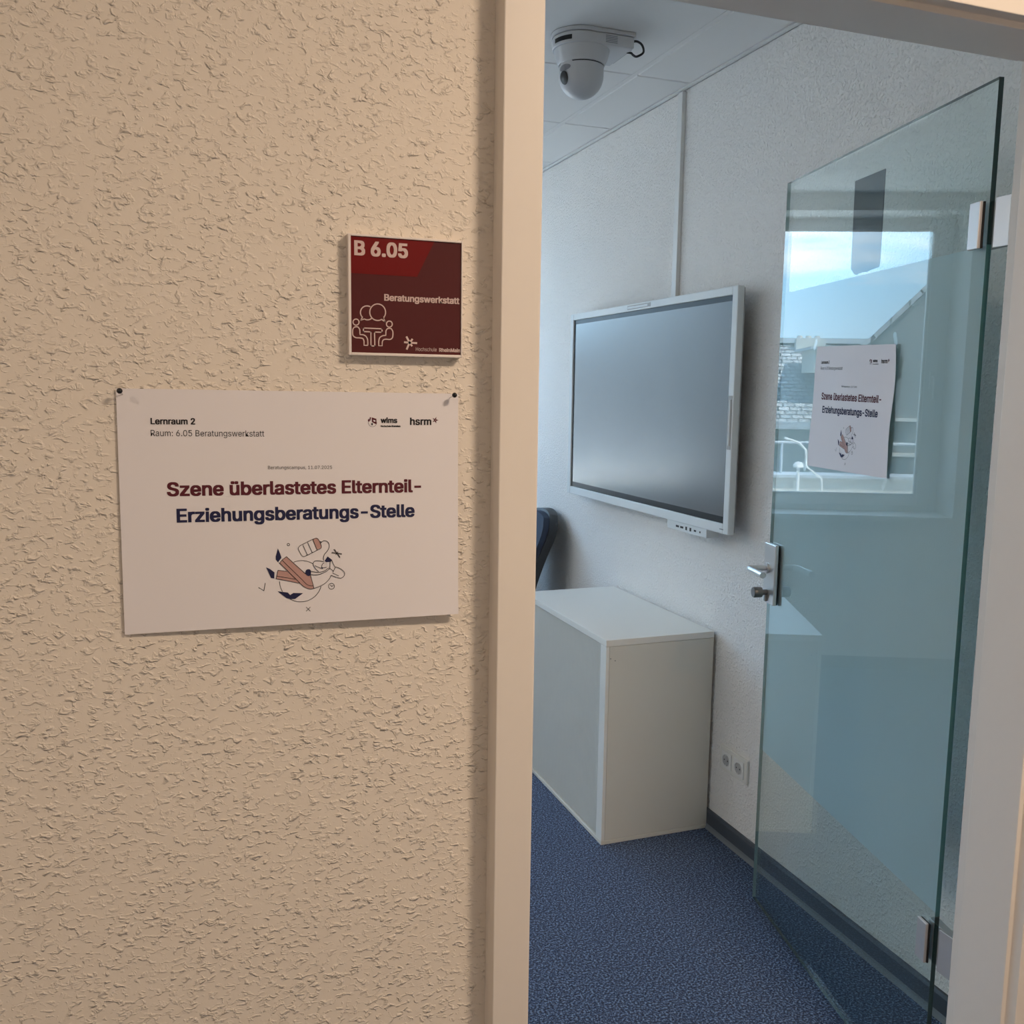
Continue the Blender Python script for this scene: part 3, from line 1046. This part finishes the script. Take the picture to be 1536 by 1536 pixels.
lf = smooth([(142, 830), (180, 776), (258, 772), (302, 830)], 5) + smooth([(304, 870), (306, 945)], 2) + \
     smooth([(380, 950), (440, 985), (478, 1060), (484, 1195)], 5) + [(398, 1195)] + smooth([(398, 1100), (372, 1040), (300, 1022), (210, 1015), (150, 970), (138, 900)], 5)
stroke(b, lf, W_, px, True)
rf = smooth([(905, 860), (945, 810), (1025, 812), (1066, 880)], 5) + smooth([(1068, 940), (1055, 1020), (1000, 1062), (900, 1056), (840, 1075), (818, 1130)], 5) + \
     [(816, 1208), (736, 1208)] + smooth([(736, 1100), (760, 1020), (830, 975), (900, 970)], 5)
stroke(b, rf, W_, px, True)
segs(b, [(385, 795), (815, 815), (812, 895), (640, 890), (646, 1212), (556, 1210), (556, 884), (385, 878)], W_, px, True)
b.build('meeting_pictogram', M['sign_ink'], sg)['kind'] = 'stuff'

# ================================================================ DISPLAY
TX = 1.6612
TY0, TY1, TZ0, TZ1 = 2.540, 3.836, 1.072, 1.855
tv = empty('wall_display', (WX, (TY0 + TY1) / 2, TZ0), 'large wall-mounted touch display with a light grey frame and dark matt screen', 'display')
fwd = 0.031
b = MB()
b.box(TX, TX + .024, TY0, TY0 + fwd, TZ0, TZ1).box(TX, TX + .024, TY1 - fwd, TY1, TZ0, TZ1)
b.box(TX, TX + .024, TY0 + fwd, TY1 - fwd, TZ0, TZ0 + fwd + .002).box(TX, TX + .024, TY0 + fwd, TY1 - fwd, TZ1 - .027, TZ1)
b.build('bezel', M['tv'], tv, bevel=0.003)
MB().box(TX + .0065, TX + .014, TY0 + fwd, TY1 - fwd, TZ0 + fwd, TZ1 - .027).build('black_border', M['tv_border'], tv)
MB().box(TX + .0050, TX + .0068, TY0 + fwd + .006, TY1 - fwd - .018, TZ0 + fwd + .024, TZ1 - .027 - .018).build('screen', M['tv_screen'], tv)
b = MB().box(TX + .024, TX + .030, TY0 + .004, TY1 - .004, TZ0 + .004, TZ1 - .004).box(TX + .030, TX + .062, TY0 + .05, TY1 - .05, TZ0 + .05, TZ1 - .05)
b.build('rear_housing', M['tv_back'], tv, bevel=0.004)
MB().box(TX + .062, WX, 2.95, 3.45, 1.25, 1.65).build('wall_bracket', M['black'], tv)
pm = MB().box(TX + .004, TX + .052, 2.672, 2.934, TZ0 - .030, TZ0).build('port_strip', M['tv'], tv, bevel=0.0015)
for i, (y, w_, h_) in enumerate(((2.862, .020, .007), (2.832, .020, .007), (2.802, .010, .012), (2.774, .010, .012), (2.744, .013, .006), (2.712, .006, .006))):
    MB().box(TX + .0032, TX + .006, y - w_ / 2, y + w_ / 2, TZ0 - .015 - h_ / 2, TZ0 - .015 + h_ / 2).build('port', M['black'], pm)
# pen recess in the near bezel side and sensor notch in the top
b = MB().box(TX - .0012, TX + .001, TY0 + .006, TY0 + fwd - .003, 1.345, 1.515)
pr_ = b.build('pen_recess', M['tv_back'], tv, bevel=0.001)
MB().tube([(TX - .002, TY0 + .013, 1.358), (TX - .002, TY0 + .013, 1.502)], .0042, 10).build('pen', M['tv'], pr_, smooth=True)
b = MB().box(TX - .0012, TX + .001, 3.105, 3.290, TZ1 - .021, TZ1 - .006)
sn = b.build('sensor_notch', M['tv_back'], tv, bevel=0.001)
MB().box(TX - .0026, TX - .001, 3.125, 3.285, TZ1 - .018, TZ1 - .010).build('sensor_cover', M['tv'], sn, bevel=0.0006)
b = MB()
for k in range(6):
    b.box(TX - .0004, TX + .001, 2.566 + k * .0038, 2.5688 + k * .0038, TZ0 + .013, TZ0 + .0165)
b.build('small_badge', M['grey'], tv)

# ================================================================ CABINET
CX0, CY0, CY1, CZ = 1.3240, 2.705, 3.487, 0.711
cb = empty('roller_shutter_cabinet', ((CX0 + WX) / 2, CY0, 0), 'low cream office cabinet with a grey roller shutter standing on the blue carpet', 'cabinet')
xb = 1.734
MB().box(CX0, xb, CY0, CY1, CZ - .0215, CZ).build('top_panel', M['cab_top'], cb, bevel=0.0012)
MB().box(CX0, xb, CY0, CY1, 0.0, 0.013).build('bottom_panel', M['cab'], cb, bevel=0.0012)
for ya, yb in ((CY0 + .001, CY0 + .021), (CY1 - .021, CY1 - .001)):
    MB().box(CX0 + .0135, xb, ya, yb, 0.0135, CZ - .0225).build('side_panel', M['cab'], cb, bevel=0.0008)
    s_ = 1 if ya < 3 else -1
    e0, e1 = (CY0 + .0, CY0 + .043) if s_ > 0 else (CY1 - .043, CY1)
    MB().box(CX0 + .0005, CX0 + .0128, e0, e1, 0.0135, CZ - .0225).build('guide_rail', M['cab_top'], cb, bevel=0.0012)
MB().box(xb - .008, xb, CY0 + .022, CY1 - .022, 0.0135, CZ - .022).build('back_panel', M['cab'], cb)
b = MB()
n = 58
y0, y1 = CY0 + .045, CY1 - .045
for i in range(n):
    a = y0 + (y1 - y0) * i / n
    c = y0 + (y1 - y0) * (i + 1) / n - .0012
    m_ = (a + c) / 2
    b.prism([(CX0 + .012, a), (CX0 + .0075, a), (CX0 + .0058, m_), (CX0 + .0075, c), (CX0 + .012, c)], 0.0175, CZ - .026)
b.box(CX0 + .012, CX0 + .014, y0, y1, .0175, CZ - .026)
tag(b.build('shutter_slats', M['cab_shutter'], cb), kind='stuff')
for x, z in ((CX0 + .0175, .648), (CX0 + .034, .640)):
    MB().lathe([(.0018, 0), (.0018, .0014)], 10, lambda a, c, d, x=x, z=z: (x + a, CY0 + .001 - d, z + c)).build('screw_hole', M['dark_steel'], cb)

# ================================================================ SOCKETS
so = empty('double_power_socket', (WX, 2.563, 0.248), 'white double power socket on the wall between cabinet and glass door', 'power socket')
b = MB().box(WX - .0095, WX, 2.483, 2.643, 0.2485, 0.3300)
b.build('cover_frame', M['socket'], so, bevel=0.002)
for yc in (2.6005, 2.5280):
    zc = 0.2893
    ins = MB().box(WX - .0125, WX - .009, yc - .029, yc + .029, zc - .029, zc + .029).build('socket_insert', M['white'], so, bevel=0.0012)
    fnr = lambda x, y, z, yc=yc, zc=zc: (WX - .0127 - z, yc + x, zc + y)
    MB().lathe([(.0215, 0), (.0215, .0016), (.0195, .0016), (.0195, 0)], 28, fnr, cap=False).build('socket_ring', M['white'], ins, smooth=True)
    MB().lathe([(.0195, -.0001), (.0195, .0002)], 28, fnr).build('socket_well', M['tv_back'], ins)
    for dy in (-.0095, .0095):
        MB().lathe([(.0026, 0), (.0026, .0006)], 12, lambda x, y, z, yc=yc, dy=dy: (WX - .0128 - z, yc + dy + x, zc + y)).build('pin_hole', M['black'], ins)
    for dz in (-.0175, .0175):
        MB().box(WX - .0145, WX - .0125, yc - .003, yc + .003, zc + dz - .002, zc + dz + .002).build('earth_clip', M['steel'], ins)

# ================================================================ CEILING CAMERA
pcx, pcy = 1.200, 2.730
pz = empty('ceiling_camera', (pcx, pcy, HC), 'pearl grey dome camera with a swivelling head mounted under the tiled ceiling', 'camera')
def outline(r, tail, hw, k=20):
    a0 = math.asin(min(1, hw / r))
    pts = []
    for i in range(k + 1):
        a = a0 + (2 * PI - 2 * a0) * i / k
        pts.append((pcx - .006 + r * math.cos(a), pcy + r * math.sin(a)))
    pts += [(pcx + tail, pcy - hw), (pcx + tail, pcy + hw)]
    return pts
MB().prism(outline(.0880, .138, .0868, 40), HC - .0115, HC).build('mounting_plate', M['ptz'], pz, bevel=0.002)
MB().prism(outline(.0845, .134, .0833, 40), HC - .045, HC - .0123).build('base_housing', M['ptz'], pz, bevel=0.004, seg=3, smooth=False)
MB().lathe([(.0840, HC - .045), (.0810, HC - .058), (.0755, HC - .074), (.0695, HC - .087)], 40, lambda x, y, z: (pcx + x, pcy + y, z)).build('neck_ring', M['ptz'], pz, smooth=True)
MB().lathe([(.0660, HC - .087), (.0660, HC - .091)], 40, lambda x, y, z: (pcx + x, pcy + y, z)).build('dark_gap', M['black'], pz, smooth=True)
R = .0675
dome = [(R, HC - .0905), (R, HC - .098)] + [(max(1e-4, R * math.cos(t * PI / 180) * (1 - .03 * t / 90)), HC - .118 - .064 * math.sin(t * PI / 180)) for t in range(0, 91, 9)]
hd = MB().lathe(dome, 44, lambda x, y, z: (pcx + x, pcy + y, z)).build('dome_head', M['ptz'], pz, smooth=True, auto=70)
def dome_patch(name, a_mid, a_half, z_mid, z_half, mtl, grow=.0012, nn=26):
    """oval patch hugging the dome"""
    def rad(z):
        d = HC - z
        if d < .118: return R
        t = min(1, (d - .118) / .064)
        return R * math.sqrt(max(0, 1 - t * t)) * (1 - .02 * t)
    b = MB()
    vs = []
    rings = 5
    for j in range(rings + 1):
        q = j / rings
        for i in range(nn):
            a = 2 * PI * i / nn
            ang = math.radians(a_mid) + math.radians(a_half) * q * math.cos(a)
            z = z_mid + z_half * q * math.sin(a)
            r = rad(z) + grow
            vs.append((pcx + r * math.cos(ang), pcy + r * math.sin(ang), z))
    fs = [(j * nn + i, j * nn + (i + 1) % nn, (j + 1) * nn + (i + 1) % nn, (j + 1) * nn + i) for j in range(rings) for i in range(nn)]
    b.add(vs, fs)
    return b.build(name, mtl, hd, smooth=True)
dome_patch('lens_bezel', 201, 33, HC - .124, .046, M['ptz'], .0008)
dome_patch('lens', 196, 15, HC - .132, .0190, M['lens'], .0030)
dome_patch('sensor_window', 199, 20, HC - .1045, .0095, M['ptz_win'], .0020)
# black infrared window on the housing, vents, holes
b = MB()
aa = [math.radians(185 + 4.5 * i) for i in range(11)]
r = .0850
for i in range(10):
    for za, zb in ((HC - .036, HC - .023),):
        b.add([(pcx - .006 + r * math.cos(a), pcy + r * math.sin(a), z) for a, z in ((aa[i], za), (aa[i + 1], za), (aa[i + 1], zb), (aa[i], zb))], [(0, 1, 2, 3)])
b.build('infrared_window', M['lens'], pz, smooth=True)
for k in range(5):
    z = HC - .019 - k * .0045
    MB().box(pcx + .040, pcx + .078, pcy - .0842, pcy - .0828, z - .0009, z + .0009).build('vent_slot', M['ptz_win'], pz)
MB().box(pcx + .133, pcx + .136, pcy - .062, pcy + .062, HC - .043, HC - .005).build('connector_panel', M['tv_back'], pz)
for y in (-.045, -.02, .01, .035):
    MB().lathe([(.006, 0), (.006, .008), (.0035, .010)], 12, lambda a, c, d, y=y: (pcx + .136 + d, pcy + y + a, HC - .026 + c)).build('connector', M['steel'], pz, smooth=True)
cabl = [(pcx + .136, pcy - .055, HC - .018), (pcx + .152, pcy - .060, HC - .014), (pcx + .176, pcy - .050, HC - .018), (pcx + .192, pcy - .03, HC - .031),
        (pcx + .170, pcy - .03, HC - .046), (pcx + .150, pcy - .045, HC - .049), (pcx + .136, pcy - .058, HC - .049), (pcx + .118, pcy - .066, HC - .054)]
sm = []
for i in range(len(cabl) - 1):
    g = lambda k: cabl[max(0, min(len(cabl) - 1, k))]
    p0, p1, p2, p3 = map(Vector, (g(i - 1), g(i), g(i + 1), g(i + 2)))
    for k in range(5):
        t = k / 5
        sm.append(0.5 * (2 * p1 + (p2 - p0) * t + (2 * p0 - 5 * p1 + 4 * p2 - p3) * t * t + (3 * p1 - p0 - 3 * p2 + p3) * t ** 3))
sm.append(Vector(cabl[-1]))
MB().tube(sm, [.0034] * (len(sm) - 5) + [.003, .0026, .002, .0015, .001], 10).build('black_cable', M['rubber'], pz, smooth=True)

# ================================================================ CHAIR behind the cabinet
chx, chy = 1.36, 4.16
ch = empty('office_chair', (chx, chy, 0), 'navy and black office chair half hidden by the door frame behind the cabinet', 'chair')
def back_pt(v, w, th):
    """v 0..1 up, w -1..1 across, th thickness offset"""
    z = 0.50 + 0.46 * v
    hw = 0.225 * (1 - 0.42 * max(0, (v - 0.72) / 0.28) ** 2.2)
    y = chy + hw * w
    x = 1.515 + 0.165 * v ** 1.5 + 0.035 * (w * w) * -0.6
    return (x + th, y, z - 0.02 * (w * w) * v)
def shell(name, th0, th1, shrink, mtl, par):
    nx, nz = 12, 12
    b = MB()
    for th in (th0, th1):
        b.add([back_pt((j / nz) * shrink + (1 - shrink) / 2, (-1 + 2 * i / nx) * shrink, th) for j in range(nz + 1) for i in range(nx + 1)],
              [(j * (nx + 1) + i, j * (nx + 1) + i + 1, (j + 1) * (nx + 1) + i + 1, (j + 1) * (nx + 1) + i) for j in range(nz) for i in range(nx)])
    m_ = (nx + 1) * (nz + 1)
    rim = [i for i in range(nx + 1)] + [(j + 1) * (nx + 1) - 1 for j in range(1, nz + 1)] + [nz * (nx + 1) + i for i in range(nx - 1, -1, -1)] + [j * (nx + 1) for j in range(nz - 1, 0, -1)]
    for i in range(len(rim)):
        a, c = rim[i], rim[(i + 1) % len(rim)]
        b.f.append((a, c, c + m_, a + m_))
        b.mi.append(0)
    return b.build(name, mtl, par, smooth=True, auto=60)
shell('backrest_shell', 0.0, 0.042, 1.0, M['black'], ch)
shell('backrest_cushion', -0.030, 0.004, 0.955, M['chair'], ch)
b = MB()
b.prism([(chx - .23, chy - .20), (chx - .20, chy - .235), (chx + .15, chy - .225), (chx + .19, chy - .18), (chx + .19, chy + .18), (chx + .15, chy + .225), (chx - .20, chy + .235), (chx - .23, chy + .20)], .42, .48)
b.build('seat', M['chair'], ch, bevel=0.02, seg=3)
MB().tube([(chx + .12, chy, .41), (chx + .20, chy, .42), (1.56, chy, .50), (1.585, chy, .62)], [.018] * 4, 8).build('back_support', M['black'], ch, smooth=True)
MB().lathe([(.045, .38), (.03, .40), (.03, .42)], 16, lambda x, y, z: (chx + x, chy + y, z)).build('seat_mechanism', M['black'], ch, smooth=True)
MB().lathe([(.022, .10), (.022, .38)], 16, lambda x, y, z: (chx + x, chy + y, z)).build('gas_column', M['dark_steel'], ch, smooth=True)
for k in range(5):
    a = 2 * PI * k / 5 + .3
    ex, ey = chx + .26 * math.cos(a), chy + .26 * math.sin(a)
    lg = MB().tube([(chx, chy, .11), (ex, ey, .075)], [.022, .013], 8).build('leg', M['black'], ch, smooth=True)
    MB().lathe([(.024, -.011), (.026, -.008), (.026, .008), (.024, .011)], 16, lambda x, y, z: (ex + x * math.cos(a) - z * math.sin(a), ey + x * math.sin(a) + z * math.cos(a), .0262 + y)).build('caster', M['black'], lg, smooth=True)

# ================================================================ OUTSIDE (seen mirrored through the window)
GZ = -14.0
struct(MB().box(-60, 60, 5.1, 120, GZ - .2, GZ).build('ground', M['ground']), 'street level far below the window')
# flat roof just outside with an upstand
t = empty('flat_roof_annex', (0, 6.6, 0.5), 'pale flat roof terrace just outside the window', 'roof')
MB().box(-8, 6, 5.25, 7.9, GZ, 0.42).build('building_body', M['stone'], t)
MB().box(-8, 6, 5.25, 7.9, 0.42, 0.50).build('gravel_bed', M['gravel'], t)
MB().box(-8, 6, 7.90, 8.15, GZ, 0.80).build('parapet', M['stone'], t)
MB().box(-8, 6, 7.86, 8.19, 0.80, 0.825).build('parapet_cap', M['zinc'], t)
# slate roofed house across the yard
def roof_house(name, x0, x1, ye, yr, ze, zr, label, skirt=0.3):
    root = empty(name, ((x0 + x1) / 2, ye, GZ), label, 'building')
    MB().box(x0, x1, ye + skirt, 2 * yr - ye - skirt, GZ, ze + .05).build('wall', M['stone'], root)
    L_ = math.hypot(yr - ye, zr - ze)
    for s in (1, -1):
        c, n_ = (yr - ye) / L_, (zr - ze) / L_
        o = MB().box(0, x1 - x0, 0, L_, -.08, 0).build('roof_slope', M['slate'], None)
        if s > 0:
            o.matrix_basis = Matrix.Translation((x0, ye, ze)) @ Matrix.Rotation(math.atan2(n_, c), 4, 'X')
        else:
            o.matrix_basis = Matrix.Translation((x1, 2 * yr - ye, ze)) @ Matrix.Rotation(PI, 4, 'Z') @ Matrix.Rotation(math.atan2(n_, c), 4, 'X')
        put(o, root)
        MB().box(x0, x1, (ye if s > 0 else 2 * yr - ye) - .07, (ye if s > 0 else 2 * yr - ye) + .07, ze - .12, ze + .02).build('gutter', M['zinc'], root)
    MB().box(x0, x1, yr - .12, yr + .12, zr - .02, zr + .09).build('ridge_cap', M['zinc'], root)
    for s in (0, 1):
        x = x0 if s == 0 else x1
        MB().prism([(ye + skirt, ze + .04), (2 * yr - ye - skirt, ze + .04), (yr, zr - .1)], x - .1 if s else x, x if s else x + .1, lambda a, c, d: (d, a, c)).build('gable', M['stone'], root)
    return root
h1 = roof_house('slate_roof_house', -14.0, 3.0, 17.6, 20.0, 1.0, 2.62, 'long slate-roofed house with dormer across the yard, mirrored in the glass door')
b = MB().box(-2.95, -2.35, 19.7, 20.2, 2.2, 2.68)
c1 = b.build('chimney', M['stone'], h1)
for k in range(3):
    MB().lathe([(.07, 2.68), (.06, 2.76)], 12, lambda x, y, z, k=k: (-2.83 + .18 * k + x, 19.95 + y, z)).build('chimney_pot', M['stone'], c1, smooth=True)
b = MB().box(-3.5, -2.3, 17.9, 18.9, 1.95, 2.38)
dm = b.build('dormer', M['stone'], h1)
MB().box(-3.6, -2.2, 17.8, 19.2, 2.38, 2.43).build('dormer_roof', M['zinc'], dm)
# steep mansard roof nearer to the right in the mirror image
h2 = empty('mansard_house', (-3.2, 12, GZ), 'steep grey mansard roof rising at the right of the mirrored window', 'building')
MB().prism([(-1.48, GZ), (-1.48, 2.16), (-1.60, 2.24), (-2.15, 2.80), (-3.4, 3.9), (-5.2, 3.9), (-5.2, GZ)], 12.0, 15.5, lambda x, z, y: (x - .42 * (y - 12), y, z)).build('gable_wall', M['mansard'], h2)
for (xa, za), (xb_, zb_) in (((-1.44, 2.18), (-1.60, 2.29)), ((-1.58, 2.28), (-2.15, 2.86)), ((-2.13, 2.85), (-3.42, 3.97))):
    dx, dz = xb_ - xa, zb_ - za
    l = math.hypot(dx, dz)
    nx, nz = -dz / l * .06, dx / l * .06
    MB().prism([(xa, za), (xb_, zb_), (xb_ + nx, zb_ + nz), (xa + nx, za + nz)], 11.9, 15.6, lambda x, z, y: (x - .42 * (y - 12), y, z)).build('verge_board', M['slate'], h2)
MB().box(-1.95, -1.55, 11.93, 12.0, 1.75, 2.02).build('gable_window', M['lens'], h2)
MB().box(-2.2, -1.5, 11.90, 12.0, 1.20, 1.24).build('cornice', M['stone'], h2)
MB().box(-2.2, -1.5, 11.90, 12.0, 0.75, 0.79).build('cornice', M['stone'], h2)
# terrace railing, bent pipe and vent cowl on the parapet
rl = empty('roof_railing', (-0.4, 8.02, 0.825), 'thin metal railing on the parapet outside the window', 'railing')
for x in (-1.6, -0.95, -0.30, 0.35, 1.0):
    MB().tube([(x, 8.02, .825), (x, 8.02, 1.10)], .012, 8).build('post', M['zinc'], rl, smooth=True)
MB().tube([(-2.2, 8.02, 1.10), (1.6, 8.02, 1.10)], .013, 8).build('handrail', M['zinc'], rl, smooth=True)
pp = MB().tube([(0.42, 7.6, 1.16), (0.30, 7.6, 1.12), (0.24, 7.6, 1.06), (0.23, 7.6, .92), (0.10, 7.6, .82), (0.07, 7.6, .50)], .010, 10).build('bent_vent_pipe', M['white'], smooth=True)
tag(pp, 'thin pale bent pipe rising from the flat roof outside', 'pipe')
vc = empty('roof_vent', (0.26, 7.75, .50), 'small white mushroom vent on the flat roof outside', 'vent')
MB().tube([(0.26, 7.75, .50), (0.26, 7.75, .90)], .014, 12).build('pipe', M['white'], vc, smooth=True)
MB().lathe([(.045, .90), (.042, .925), (.028, .945), (.005, .95)], 20, lambda x, y, z: (.26 + x, 7.75 + y, z)).build('cowl', M['white'], vc, smooth=True)
